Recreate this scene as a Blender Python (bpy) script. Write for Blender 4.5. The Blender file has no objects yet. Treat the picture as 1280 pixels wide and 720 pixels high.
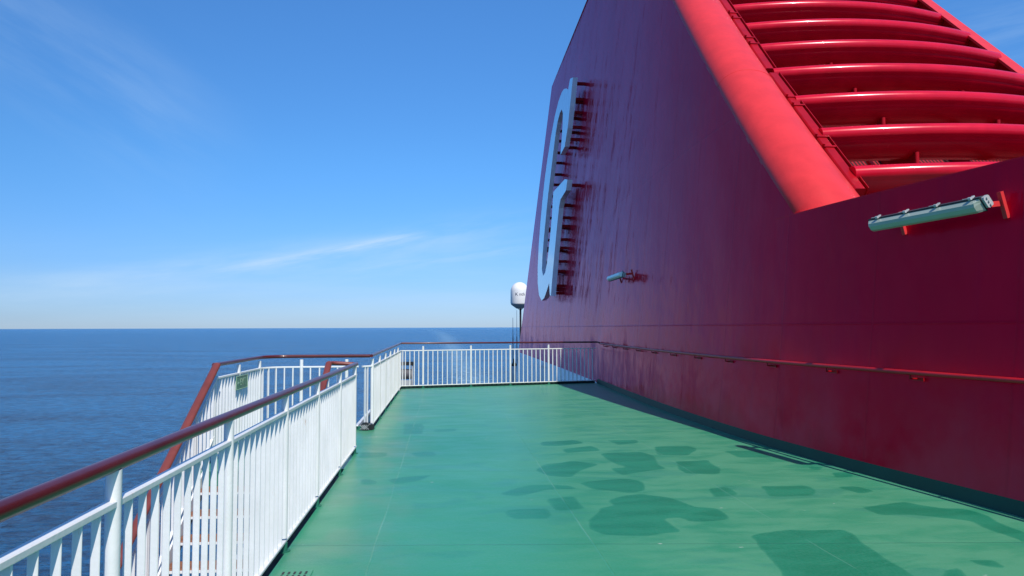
import bpy, math, random
import numpy as np
from mathutils import Vector, noise
from mathutils.geometry import tessellate_polygon

random.seed(7)
R = math.radians
sc = bpy.context.scene
C = sc.collection

# ------------------------------------------------------------------ camera, light, exposure
H = 1.62
cam = bpy.data.cameras.new('camera'); co = bpy.data.objects.new('camera', cam); C.objects.link(co)
cam.sensor_width = 36; cam.lens = 910/1280*36; cam.clip_start = 0.05; cam.clip_end = 400000
yaw = math.atan(84/910); pit = math.atan(49.05/910); roll = 0.0032
F = Vector((math.sin(yaw)*math.cos(pit), math.cos(yaw)*math.cos(pit), math.sin(pit)))
R0 = Vector((math.cos(yaw), -math.sin(yaw), 0)); U0 = R0.cross(F)
RR = R0*math.cos(roll)-U0*math.sin(roll); UU = U0*math.cos(roll)+R0*math.sin(roll)
from mathutils import Matrix
m = Matrix((RR, UU, -F)).transposed().to_4x4(); m.translation = (0, 0, H)
co.matrix_world = m
sc.camera = co

SUN = Vector((0.63, -2.2, 2.72)).normalized()
elev = math.asin(SUN.z)
w = bpy.data.worlds.new('World'); sc.world = w; w.use_nodes = True
nt = w.node_tree; bg = nt.nodes['Background']
sky = nt.nodes.new('ShaderNodeTexSky'); sky.sky_type = 'NISHITA'; sky.sun_disc = False
sky.sun_elevation = elev; sky.sun_rotation = math.atan2(SUN.x, SUN.y)
sky.air_density = 1.0; sky.dust_density = 0.15; sky.ozone_density = 2.6; sky.altitude = 30
bg.inputs[1].default_value = 0.122

def N(tree, t, **kw):
    n = tree.nodes.new(t)
    for k, v in kw.items(): setattr(n, k, v)
    return n
def mth(tree, op, a, b=None, c=None, clamp=False):
    n = tree.nodes.new('ShaderNodeMath'); n.operation = op; n.use_clamp = clamp
    for i, v in enumerate((a, b, c)):
        if v is None: continue
        if isinstance(v, (int, float)): n.inputs[i].default_value = v
        else: tree.links.new(v, n.inputs[i])
    return n.outputs[0]
def mixc(tree, fac, a, b, blend='MIX'):
    n = tree.nodes.new('ShaderNodeMix'); n.data_type = 'RGBA'; n.blend_type = blend
    for i, v in ((0, fac), (6, a), (7, b)):
        if isinstance(v, (int, float)): n.inputs[i].default_value = v
        elif isinstance(v, tuple): n.inputs[i].default_value = v if len(v) == 4 else (*v, 1)
        else: tree.links.new(v, n.inputs[i])
    return n.outputs[2]
def sstep(tree, v, a, b):
    n = tree.nodes.new('ShaderNodeMapRange'); n.interpolation_type = 'SMOOTHSTEP'
    tree.links.new(v, n.inputs[0]); n.inputs[1].default_value = a; n.inputs[2].default_value = b
    return n.outputs[0]

# thin cirrus far up in the sky: direction -> (u, v) = (x/y, z/y)
tc = N(nt, 'ShaderNodeTexCoord'); sp = N(nt, 'ShaderNodeSeparateXYZ'); nt.links.new(tc.outputs['Generated'], sp.inputs[0])
yy = mth(nt, 'MAXIMUM', sp.outputs[1], 0.05)
u = mth(nt, 'DIVIDE', sp.outputs[0], yy); v = mth(nt, 'DIVIDE', sp.outputs[2], yy)
front = sstep(nt, sp.outputs[1], 0.05, 0.3)
def streak(u0, v0, slope, curve, wid, ua, ub, uc, ud, amp, scl):
    du = mth(nt, 'SUBTRACT', u, u0)
    line = mth(nt, 'ADD', mth(nt, 'MULTIPLY', du, slope), mth(nt, 'MULTIPLY', mth(nt, 'MULTIPLY', du, du), curve))
    dv = mth(nt, 'DIVIDE', mth(nt, 'SUBTRACT', mth(nt, 'SUBTRACT', v, v0), line), wid)
    g = mth(nt, 'EXPONENT', mth(nt, 'MULTIPLY', mth(nt, 'MULTIPLY', dv, dv), -1.0))
    cb = N(nt, 'ShaderNodeCombineXYZ'); nt.links.new(mth(nt, 'MULTIPLY', u, scl[0]), cb.inputs[0]); nt.links.new(mth(nt, 'MULTIPLY', dv, scl[1]), cb.inputs[1])
    nz = N(nt, 'ShaderNodeTexNoise'); nz.inputs['Scale'].default_value = 1; nz.inputs['Detail'].default_value = 6; nz.inputs['Roughness'].default_value = 0.6
    nt.links.new(cb.outputs[0], nz.inputs['Vector'])
    k = sstep(nt, nz.outputs[0], 0.32, 0.72)
    e = mth(nt, 'MULTIPLY', sstep(nt, u, ua, ub), sstep(nt, u, ud, uc))
    return mth(nt, 'MULTIPLY', mth(nt, 'MULTIPLY', mth(nt, 'MULTIPLY', g, k), e), amp)
def vpx(x, y):
    d = F*910+RR*(x-640)+UU*(360-y); return d.x/d.y, d.z/d.y
u1, v1 = vpx(470, 304)
s1 = streak(u1, v1, 0.21, 0.12, 0.0065, u1-0.34, u1-0.02, u1+0.02, u1+0.09, 0.62, (9, 0.7))
s2 = streak(u1, v1-0.006, 0.17, 0.10, 0.022, u1-0.8, u1-0.1, u1+0.05, u1+0.3, 0.42, (5, 0.6))
u2, v2 = vpx(560, 322)
s3 = streak(u2, v2, 0.16, 0.05, 0.011, u2-0.25, u2-0.05, u2+0.05, u2+0.2, 0.24, (10, 1.0))
u3, v3 = vpx(200, 372)
s4 = streak(u3, v3, 0.02, 0.0, 0.055, u3-0.9, u3-0.4, u3+0.4, u3+0.7, 0.22, (2.2, 1.5))
u4, v4 = vpx(60, 60)
s5 = streak(u4, v4, -0.6, 0.1, 0.10, u4-0.5, u4-0.1, u4+0.1, u4+0.3, 0.16, (3, 1.2))
u5, v5 = vpx(1245, 40)
s6 = streak(u5, v5, 0.25, 0.0, 0.05, u5-0.3, u5-0.05, u5+0.1, u5+0.4, 0.13, (4, 2.0))
cl = s1
for s_ in (s2, s3, s4, s5, s6): cl = mth(nt, 'ADD', cl, s_)
cl = mth(nt, 'MULTIPLY', cl, front, clamp=True)
# the air over open water scatters a little more blue: gentle tint of the sky colour
tint = mixc(nt, sstep(nt, sp.outputs[2], -0.02, 0.24), (0.42, 0.60, 1.06, 1), (0.44, 0.88, 1.30, 1))
skyc = mixc(nt, 1.0, sky.outputs[0], tint, 'MULTIPLY')
# clearer, brighter air to starboard and aloft
lum = mth(nt, 'ADD', 0.84, mth(nt, 'ADD', mth(nt, 'MULTIPLY', sstep(nt, u, -0.75, 0.15), 0.17), mth(nt, 'MULTIPLY', sstep(nt, sp.outputs[2], 0.15, 0.50), 0.22)))
cbl = N(nt, 'ShaderNodeCombineXYZ')
for i in range(3): nt.links.new(lum, cbl.inputs[i])
skyc = mixc(nt, 1.0, skyc, cbl.outputs[0], 'MULTIPLY')
nt.links.new(mixc(nt, cl, skyc, (4.6, 6.2, 8.0, 1)), bg.inputs[0])

sun = bpy.data.lights.new('sun', 'SUN'); so = bpy.data.objects.new('sun', sun); C.objects.link(so)
sun.energy = 4.7; sun.angle = R(0.53); sun.color = (1.0, 0.94, 0.85)
so.rotation_euler = SUN.to_track_quat('Z', 'Y').to_euler(); so.location = (0, -20, 40)
vs = sc.view_settings; vs.view_transform = 'Standard'; vs.look = 'None'; vs.exposure = 0.0; vs.gamma = 1; vs.use_curve_mapping = False
sc.render.resolution_x = 1024; sc.render.resolution_y = 576

# ------------------------------------------------------------------ helpers
class MB:
    def __init__(s): s.v = []; s.f = []; s.sm = []; s.mi = []
    def add(s, vs_, fs, smooth=False, mi=0):
        o = len(s.v); s.v += [tuple(p) for p in vs_]
        for f in fs: s.f.append(tuple(i+o for i in f)); s.sm.append(smooth); s.mi.append(mi)
    def hexa(s, p, mi=0):      # 8 corners: bottom 0-3 ccw, top 4-7
        s.add(p, [(3, 2, 1, 0), (4, 5, 6, 7), (0, 1, 5, 4), (1, 2, 6, 5), (2, 3, 7, 6), (3, 0, 4, 7)], False, mi)
    def box(s, x0, x1, y0, y1, z0, z1, mi=0):
        s.hexa([(x0, y0, z0), (x1, y0, z0), (x1, y1, z0), (x0, y1, z0), (x0, y0, z1), (x1, y0, z1), (x1, y1, z1), (x0, y1, z1)], mi)
    def obox(s, a, b, side, up, w_, h_, mi=0):   # bar from a to b with cross-section w_ (side) x h_ (up)
        a = Vector(a); b = Vector(b); sd = Vector(side).normalized()*w_/2; uv = Vector(up).normalized()*h_/2
        s.hexa([a-sd-uv, a+sd-uv, b+sd-uv, b-sd-uv, a-sd+uv, a+sd+uv, b+sd+uv, b-sd+uv], mi)
    def bbar(s, a, b, side, up, w_, h_, c=0.003):   # bar with chamfered edges
        a = Vector(a); b = Vector(b); sd = Vector(side).normalized(); uv = Vector(up).normalized()
        hw, hh = w_/2, h_/2; prof = [(-hw+c, -hh), (hw-c, -hh), (hw, -hh+c), (hw, hh-c), (hw-c, hh), (-hw+c, hh), (-hw, hh-c), (-hw, -hh+c)]
        s.add([a+sd*x+uv*y for x, y in prof]+[b+sd*x+uv*y for x, y in prof],
              [(i, (i+1) % 8, (i+1) % 8+8, i+8) for i in range(8)]+[tuple(range(7, -1, -1)), tuple(range(8, 16))])
    def tube(s, pts, r, n=12, caps=True, smooth=True, mi=0, flat=1.0, up=None):
        pts = [Vector(p) for p in pts]; rings = []
        for i, p in enumerate(pts):
            t = (pts[min(i+1, len(pts)-1)]-pts[max(i-1, 0)]).normalized()
            ref = Vector(up) if up else (Vector((0, 0, 1)) if abs(t.z) < 0.9 else Vector((0, 1, 0)))
            a = t.cross(ref).normalized(); b = a.cross(t).normalized()
            rr = r[i] if isinstance(r, (list, tuple)) else r
            # mitre at bends
            k = 1.0
            if 0 < i < len(pts)-1:
                c = (pts[i+1]-p).normalized().dot((p-pts[i-1]).normalized()); k = 1/max(0.6, math.sqrt((1+c)/2))
            rings.append([p+a*rr*k*math.cos(2*math.pi*j/n)+b*rr*flat*math.sin(2*math.pi*j/n) for j in range(n)])
        vs_ = [q for ring in rings for q in ring]
        fs = [(i*n+j, i*n+(j+1) % n, (i+1)*n+(j+1) % n, (i+1)*n+j) for i in range(len(pts)-1) for j in range(n)]
        s.add(vs_, fs, smooth, mi)
        if caps:
            s.add(rings[0], [tuple(range(n-1, -1, -1))], False, mi); s.add(rings[-1], [tuple(range(n))], False, mi)
    def lathe(s, c, prof, n=32, mi=0):
        c = Vector(c); vs_ = [c+Vector((r_*math.cos(2*math.pi*j/n), r_*math.sin(2*math.pi*j/n), z)) for r_, z in prof for j in range(n)]
        fs = [(i*n+j, i*n+(j+1) % n, (i+1)*n+(j+1) % n, (i+1)*n+j) for i in range(len(prof)-1) for j in range(n)]
        s.add(vs_, fs, True, mi)
    def build(s, name, mat, parent=None, loc=None):
        me = bpy.data.meshes.new(name)
        o_ = Vector(loc) if loc else Vector((0, 0, 0))
        me.from_pydata([Vector(p)-o_ for p in s.v], [], s.f)
        for mm in (mat if isinstance(mat, list) else [mat]): me.materials.append(mm)
        me.polygons.foreach_set('use_smooth', s.sm); me.polygons.foreach_set('material_index', s.mi)
        me.update()
        o = bpy.data.objects.new(name, me); C.objects.link(o); o.location = o_
        if parent: o.parent = parent; o.location = o_-parent.location
        return o
def thing(name, label, cat, loc=(0, 0, 0), group=None):
    o = bpy.data.objects.new(name, None); C.objects.link(o); o.location = loc; o.empty_display_size = 0.2
    o['label'] = label; o['category'] = cat
    if group: o['group'] = group
    return o
def tag(o, label, cat, group=None):
    o['label'] = label; o['category'] = cat
    if group: o['group'] = group
    return o
def structure(o): o['kind'] = 'structure'; return o
def inst(src, loc, parent):      # a further copy of a part, sharing its mesh
    c = src.copy(); C.objects.link(c); c.parent = parent; c.location = Vector(loc)-parent.location; return c

# port wall of the funnel: plan curve (Y -> X at deck level) and lean
_Y = [-10, -3, 0, 3, 4.5, 5.78, 6.75, 8.2, 9.5, 10.8, 13, 15.5, 18, 21.1, 27, 35, 47, 60]
_X = [6.3, 5.85, 5.6, 5.26, 5.06, 4.87, 4.70, 4.48, 4.33, 4.25, 4.20, 4.215, 4.27, 4.38, 4.5, 4.6, 4.70, 4.8]
_g = np.arange(-10, 60, 0.1); _b = np.interp(_g, _Y, _X)
_k = np.exp(-(np.arange(-15, 16)*0.1)**2/(2*0.55**2)); _k /= _k.sum()
_bs = np.convolve(np.pad(_b, 15, mode='edge'), _k, mode='valid')
LEAN = 0.098
def wx(Y, z): return float(np.interp(Y, _g, _bs))+LEAN*z
def W(Y, z, off=0): return Vector((wx(Y, z)-off, Y, z))
_C0 = Vector((0, 0, H))
def gpx(x, y, z=0.0):            # where a sight line meets the deck: used only to survey the paint patches
    d = F*910+RR*(x-640)+UU*(360-y); t = (z-H)/d.z; p = _C0+d*t; return (p.x, p.y)

# ------------------------------------------------------------------ materials
def mat(name):
    m_ = bpy.data.materials.new(name); m_.use_nodes = True; return m_, m_.node_tree, m_.node_tree.nodes['Principled BSDF']
def ncoord(t, scale, src=None):
    if src is None: src = N(t, 'ShaderNodeTexCoord').outputs['Object']
    mp = N(t, 'ShaderNodeMapping'); mp.inputs['Scale'].default_value = scale; t.links.new(src, mp.inputs[0]); return mp.outputs[0]
def nz(t, vec, scale=1, detail=4, rough=0.5, dist=0):
    n = N(t, 'ShaderNodeTexNoise'); n.inputs['Scale'].default_value = scale; n.inputs['Detail'].default_value = detail
    n.inputs['Roughness'].default_value = rough; n.inputs['Distortion'].default_value = dist; t.links.new(vec, n.inputs['Vector']); return n.outputs[0]
def bump(t, b, h, strength, dist, prev=None):
    n = N(t, 'ShaderNodeBump'); n.inputs['Strength'].default_value = strength; n.inputs['Distance'].default_value = dist
    t.links.new(h, n.inputs['Height'])
    if prev is not None: t.links.new(prev, n.inputs['Normal'])
    t.links.new(n.outputs[0], b.inputs['Normal']); return n.outputs[0]
def paint(name, col, rough=0.35, coat=0.0, wob=0.0006, var=0.10, worldpos=False):
    m_, t, b = mat(name)
    src = N(t, 'ShaderNodeNewGeometry').outputs['Position']
    a = nz(t, ncoord(t, (1, 1, 1), src), 3, 5, 0.6)
    f = mth(t, 'MULTIPLY', sstep(t, a, 0.3, 0.75), 1.0)
    dark = tuple(c*(1-var*2) for c in col); lite = tuple(min(1, c*(1+var)) for c in col)
    t.links.new(mixc(t, f, dark, lite), b.inputs['Base Color'])
    fine = nz(t, ncoord(t, (1, 1, 1), src), 60, 3, 0.5)
    t.links.new(mth(t, 'ADD', rough-0.06, mth(t, 'MULTIPLY', a, 0.12)), b.inputs['Roughness'])
    b.inputs['Coat Weight'].default_value = coat; b.inputs['Coat Roughness'].default_value = 0.08
    if wob: bump(t, b, mth(t, 'ADD', a, mth(t, 'MULTIPLY', fine, 0.15)), 0.5, wob*10)
    return m_
# white railing paint with a few rust bleeds
def white_paint():
    m_, t, b = mat('white_paint')
    src = N(t, 'ShaderNodeNewGeometry').outputs['Position']
    a = nz(t, ncoord(t, (1, 1, 1), src), 2.3, 5, 0.6)
    c = mixc(t, sstep(t, a, 0.3, 0.7), (0.70, 0.71, 0.69), (0.80, 0.80, 0.78))
    r_ = nz(t, ncoord(t, (9, 9, 2.2), src), 1.6, 6, 0.65)
    c = mixc(t, mth(t, 'MULTIPLY', sstep(t, r_, 0.66, 0.76), 0.6), c, (0.42, 0.20, 0.08))
    t.links.new(c, b.inputs['Base Color']); b.inputs['Roughness'].default_value = 0.34
    bump(t, b, nz(t, ncoord(t, (1, 1, 1), src), 45, 3), 0.25, 0.004)
    return m_
M_white = white_paint()
M_green = paint('green_deck_paint', (0.02, 0.16, 0.10), 0.4)
M_rail = paint('varnished_red_handrail', (0.105, 0.014, 0.015), 0.30, 0.1, 0.0002, 0.12)
M_black = paint('black_rubber', (0.012, 0.013, 0.014), 0.5)
M_galv = paint('light_grey_metal', (0.42, 0.44, 0.44), 0.4)
M_letter = paint('letter_pale_paint', (0.86, 0.88, 0.88), 0.22, 0.8, 0.0006, 0.05)

def red_wall():
    m_, t, b = mat('glossy_red_wall')
    src = N(t, 'ShaderNodeNewGeometry').outputs['Position']; sp_ = N(t, 'ShaderNodeSeparateXYZ'); t.links.new(src, sp_.inputs[0])
    Yc, Zc = sp_.outputs[1], sp_.outputs[2]
    big = nz(t, ncoord(t, (0.5, 0.5, 0.22), src), 1, 4, 0.55)
    st = nz(t, ncoord(t, (2.6, 2.6, 0.14), src), 1, 6, 0.6, 0.3)       # run-down streaks
    st2 = nz(t, ncoord(t, (8, 8, 0.35), src), 1, 4, 0.6)
    c = mixc(t, sstep(t, big, 0.3, 0.7), (0.72, 0.0006, 0.022), (0.84, 0.0008, 0.028))
    c = mixc(t, mth(t, 'MULTIPLY', sstep(t, st, 0.50, 0.68), 0.25), c, (0.58, 0.001, 0.040))
    # salt and dust, thickest low down
    low = sstep(t, Zc, 1.7, -0.1)
    dn = nz(t, ncoord(t, (0.7, 0.7, 0.8), src), 1, 7, 0.65)
    dust = mth(t, 'MULTIPLY', mth(t, 'MULTIPLY', low, sstep(t, dn, 0.34, 0.66)), 0.16)
    far_grey = mth(t, 'MULTIPLY', mth(t, 'MULTIPLY', mth(t, 'ADD', 0.35, sstep(t, st2, 0.42, 0.66)), sstep(t, Yc, 8.0, 34.0)), sstep(t, Zc, 9.0, 0.0))  # greyer streaked tone, stronger towards the far end and lower down
    c = mixc(t, mth(t, 'ADD', dust, mth(t, 'MULTIPLY', far_grey, 0.30), clamp=True), c, (0.42, 0.22, 0.27))
    # weld seams
    wob = mth(t, 'MULTIPLY', nz(t, ncoord(t, (0.6, 0.6, 0.6), src), 1, 2), 0.10)
    fy = mth(t, 'ABSOLUTE', mth(t, 'SUBTRACT', mth(t, 'FRACT', mth(t, 'DIVIDE', mth(t, 'ADD', Yc, wob), 1.72)), 0.5))
    seam = sstep(t, fy, 0.016, 0.0)
    fz = mth(t, 'ABSOLUTE', mth(t, 'SUBTRACT', mth(t, 'FRACT', mth(t, 'DIVIDE', mth(t, 'ADD', Zc, 0.05), 3.4)), 0.5))
    seamh = sstep(t, fz, 0.006, 0.0)
    sm = mth(t, 'MAXIMUM', seam, seamh)
    t.links.new(mixc(t, mth(t, 'MULTIPLY', sm, 0.10), c, (0.12, 0.004, 0.01)), b.inputs['Base Color'])
    t.links.new(mth(t, 'ADD', 0.10, mth(t, 'ADD', mth(t, 'MULTIPLY', st2, 0.14), mth(t, 'MULTIPLY', dust, 0.5))), b.inputs['Roughness'])
    b.inputs['IOR'].default_value = 1.27; b.inputs['Specular Tint'].default_value = (1.0, 0.10, 0.35, 1)
    # plate buckling between frames + seams
    buck = nz(t, ncoord(t, (0.9, 0.9, 0.55), src), 1, 3, 0.45)
    h1 = bump(t, b, buck, 0.85, 0.13)
    h2 = bump(t, b, st, 0.40, 0.016, h1)
    wr = nz(t, ncoord(t, (5.5, 5.5, 0.9), src), 1, 4, 0.5, 0.4)
    h3 = bump(t, b, wr, 0.55, 0.014, h2)
    hn = bump(t, b, sm, 0.55, 0.005, h3)
    # pigmented varnish: the mirror part of the gloss is itself slightly magenta
    b.inputs['Specular IOR Level'].default_value = 0.0
    gl = N(t, 'ShaderNodeBsdfGlossy'); gl.inputs['Color'].default_value = (0.92, 0.52, 0.70, 1)
    t.links.new(hn, gl.inputs['Normal']); t.links.new(b.inputs['Roughness'].links[0].from_socket, gl.inputs['Roughness'])
    fr = N(t, 'ShaderNodeFresnel'); fr.inputs['IOR'].default_value = 1.24
    mx = N(t, 'ShaderNodeMixShader'); t.links.new(fr.outputs[0], mx.inputs[0]); t.links.new(b.outputs[0], mx.inputs[1]); t.links.new(gl.outputs[0], mx.inputs[2])
    t.links.new(mx.outputs[0], t.nodes['Material Output'].inputs['Surface'])
    return m_
M_wall = red_wall()
M_red = paint('bright_red_paint', (0.70, 0.042, 0.045), 0.36, 0.0, 0.0008, 0.05)
M_louv = paint('gloss_red_louvre_paint', (0.62, 0.003, 0.020), 0.25, 0.10, 0.0002, 0.06)
M_redd = paint('dark_red_paint', (0.38, 0.004, 0.010), 0.4)

for m_ in (M_red, M_redd, M_louv):
    b_ = m_.node_tree.nodes['Principled BSDF']; b_.inputs['Specular IOR Level'].default_value = 0.22 if m_ is not M_louv else 0.45; b_.inputs['Specular Tint'].default_value = (1, 0.55, 0.6, 1)
def grille():
    m_, t, b = mat('red_grille')
    src = N(t, 'ShaderNodeNewGeometry').outputs['Position']; sp_ = N(t, 'ShaderNodeSeparateXYZ'); t.links.new(src, sp_.inputs[0])
    fx = mth(t, 'ABSOLUTE', mth(t, 'SUBTRACT', mth(t, 'FRACT', mth(t, 'MULTIPLY', sp_.outputs[0], 14)), 0.5))
    k = sstep(t, fx, 0.18, 0.30)
    t.links.new(mixc(t, k, (0.02, 0.003, 0.004), (0.34, 0.008, 0.018)), b.inputs['Base Color']); b.inputs['Roughness'].default_value = 0.5
    bump(t, b, k, 0.6, 0.02)
    return m_
M_grille = grille()

def deck_mat(patch=False):
    m_, t, b = mat('green_deck_patch' if patch else 'green_deck')
    src = N(t, 'ShaderNodeNewGeometry').outputs['Position']; sp_ = N(t, 'ShaderNodeSeparateXYZ'); t.links.new(src, sp_.inputs[0])
    Xc, Yc = sp_.outputs[0], sp_.outputs[1]
    big = nz(t, ncoord(t, (0.33, 0.55, 1), src), 1, 5, 0.6, 0.6)
    mid = nz(t, ncoord(t, (1.3, 3.2, 1), src), 1, 6, 0.62, 0.4)
    fine = nz(t, ncoord(t, (1, 1, 1), src), 55, 4, 0.6)
    if True:
        c = mixc(t, sstep(t, big, 0.28, 0.70), (0.020, 0.240, 0.122), (0.046, 0.285, 0.146))
        # chalky worn areas to starboard, a brownish grimy area by the rail
        ws = mth(t, 'MULTIPLY', sstep(t, Xc, 0.2, 2.2), sstep(t, mid, 0.34, 0.60))
        c = mixc(t, mth(t, 'MULTIPLY', ws, 0.75), c, (0.095, 0.320, 0.175))
        gr = mth(t, 'MULTIPLY', sstep(t, Xc, 0.1, -0.9), sstep(t, nz(t, ncoord(t, (0.9, 0.7, 1), src), 1, 6, 0.65), 0.42, 0.62))
        c = mixc(t, mth(t, 'MULTIPLY', gr, 0.45), c, (0.150, 0.255, 0.170))
        dk = sstep(t, nz(t, ncoord(t, (1.0, 1.8, 1), src), 1, 3, 0.5, 0.8), 0.56, 0.64)
        c = mixc(t, mth(t, 'MULTIPLY', dk, 0.40), c, (0.022, 0.215, 0.140))
    at = N(t, 'ShaderNodeAttribute'); at.attribute_name = 'patch'
    pf = mth(t, 'ADD', at.outputs['Fac'], mth(t, 'MULTIPLY', mth(t, 'SUBTRACT', nz(t, ncoord(t, (7, 12, 1), src), 1, 5, 0.65), 0.5), 0.45))
    pf = mth(t, 'MULTIPLY', sstep(t, pf, 0.36, 0.56), sstep(t, at.outputs['Fac'], 0.1, 0.85))
    pc = mixc(t, sstep(t, mid, 0.35, 0.65), (0.008, 0.185, 0.094), (0.018, 0.222, 0.118))
    c = mixc(t, pf, c, pc)
    c = mixc(t, mth(t, 'MULTIPLY', sstep(t, fine, 0.35, 0.7), 0.16), c, (0.13, 0.34, 0.25))
    # thin seams between the deck plates
    def line(v_, pos, wd):
        return sstep(t, mth(t, 'ABSOLUTE', mth(t, 'SUBTRACT', v_, pos)), wd, wd*0.3)
    wobx = mth(t, 'MULTIPLY', nz(t, ncoord(t, (1.2, 1.2, 1), src), 1, 2), 0.03)
    Xw = mth(t, 'ADD', Xc, wobx); Yw = mth(t, 'ADD', Yc, mth(t, 'ADD', wobx, mth(t, 'MULTIPLY', Xc, 0.09)))
    sl = line(Xw, -0.495, 0.009); sl = mth(t, 'MAXIMUM', sl, line(Xw, 1.12, 0.009)); sl = mth(t, 'MAXIMUM', sl, line(Xw, 2.75, 0.008))
    stt = line(Yw, 5.55, 0.011)
    for yv in (8.35, 11.4, 14.2, 17.1): stt = mth(t, 'MAXIMUM', stt, mth(t, 'MULTIPLY', line(Yw, yv, 0.014), 0.6))
    brk = sstep(t, nz(t, ncoord(t, (1.5, 1.5, 1), src), 1, 3), 0.38, 0.55)
    c = mixc(t, mth(t, 'MULTIPLY', mth(t, 'MULTIPLY', sl, brk), 0.28), c, (0.20, 0.42, 0.30))
    c = mixc(t, mth(t, 'MULTIPLY', stt, 0.45), c, (0.018, 0.12, 0.085))
    # chips and scratches down to pale primer
    vor = N(t, 'ShaderNodeTexVoronoi'); vor.inputs['Scale'].default_value = 3.1; t.links.new(ncoord(t, (1, 1.6, 1), src), vor.inputs['Vector'])
    ch = mth(t, 'MULTIPLY', sstep(t, vor.outputs['Distance'], 0.07, 0.03), sstep(t, nz(t, ncoord(t, (22, 30, 1), src), 1, 3), 0.44, 0.54))
    sep = N(t, 'ShaderNodeSeparateColor'); t.links.new(vor.outputs['Color'], sep.inputs[0])
    ch = mth(t, 'MULTIPLY', ch, sstep(t, sep.outputs[0], 0.50, 0.54))
    c = mixc(t, mth(t, 'MULTIPLY', ch, 0.8), c, (0.48, 0.55, 0.46))
    sc_ = sstep(t, nz(t, ncoord(t, (2.5, 30, 1), src), 1, 5, 0.6, 1.2), 0.735, 0.76)
    c = mixc(t, mth(t, 'MULTIPLY', sc_, 0.4), c, (0.30, 0.46, 0.38))
    t.links.new(c, b.inputs['Base Color'])
    rg = mth(t, 'ADD', 0.20, mth(t, 'MULTIPLY', mid, 0.28))
    t.links.new(rg, b.inputs['Roughness']); b.inputs['Specular IOR Level'].default_value = 0.28
    h0 = bump(t, b, big, 0.35, 0.03)
    h1 = bump(t, b, nz(t, ncoord(t, (3, 5, 1), src), 1, 5, 0.55), 0.30, 0.008, h0)
    h2 = bump(t, b, fine, 0.40, 0.003, h1)
    bump(t, b, mth(t, 'MAXIMUM', sl, stt), 0.5, 0.003, h2)
    return m_
M_deck = deck_mat()

def wood():
    m_, t, b = mat('weathered_tread_wood')
    src = N(t, 'ShaderNodeNewGeometry').outputs['Position']
    g = nz(t, ncoord(t, (3, 50, 20), src), 1, 5, 0.6, 0.5)
    t.links.new(mixc(t, sstep(t, g, 0.3, 0.7), (0.17, 0.06, 0.03), (0.33, 0.14, 0.07)), b.inputs['Base Color']); b.inputs['Roughness'].default_value = 0.6
    bump(t, b, g, 0.4, 0.004); return m_
M_wood = wood()

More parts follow.
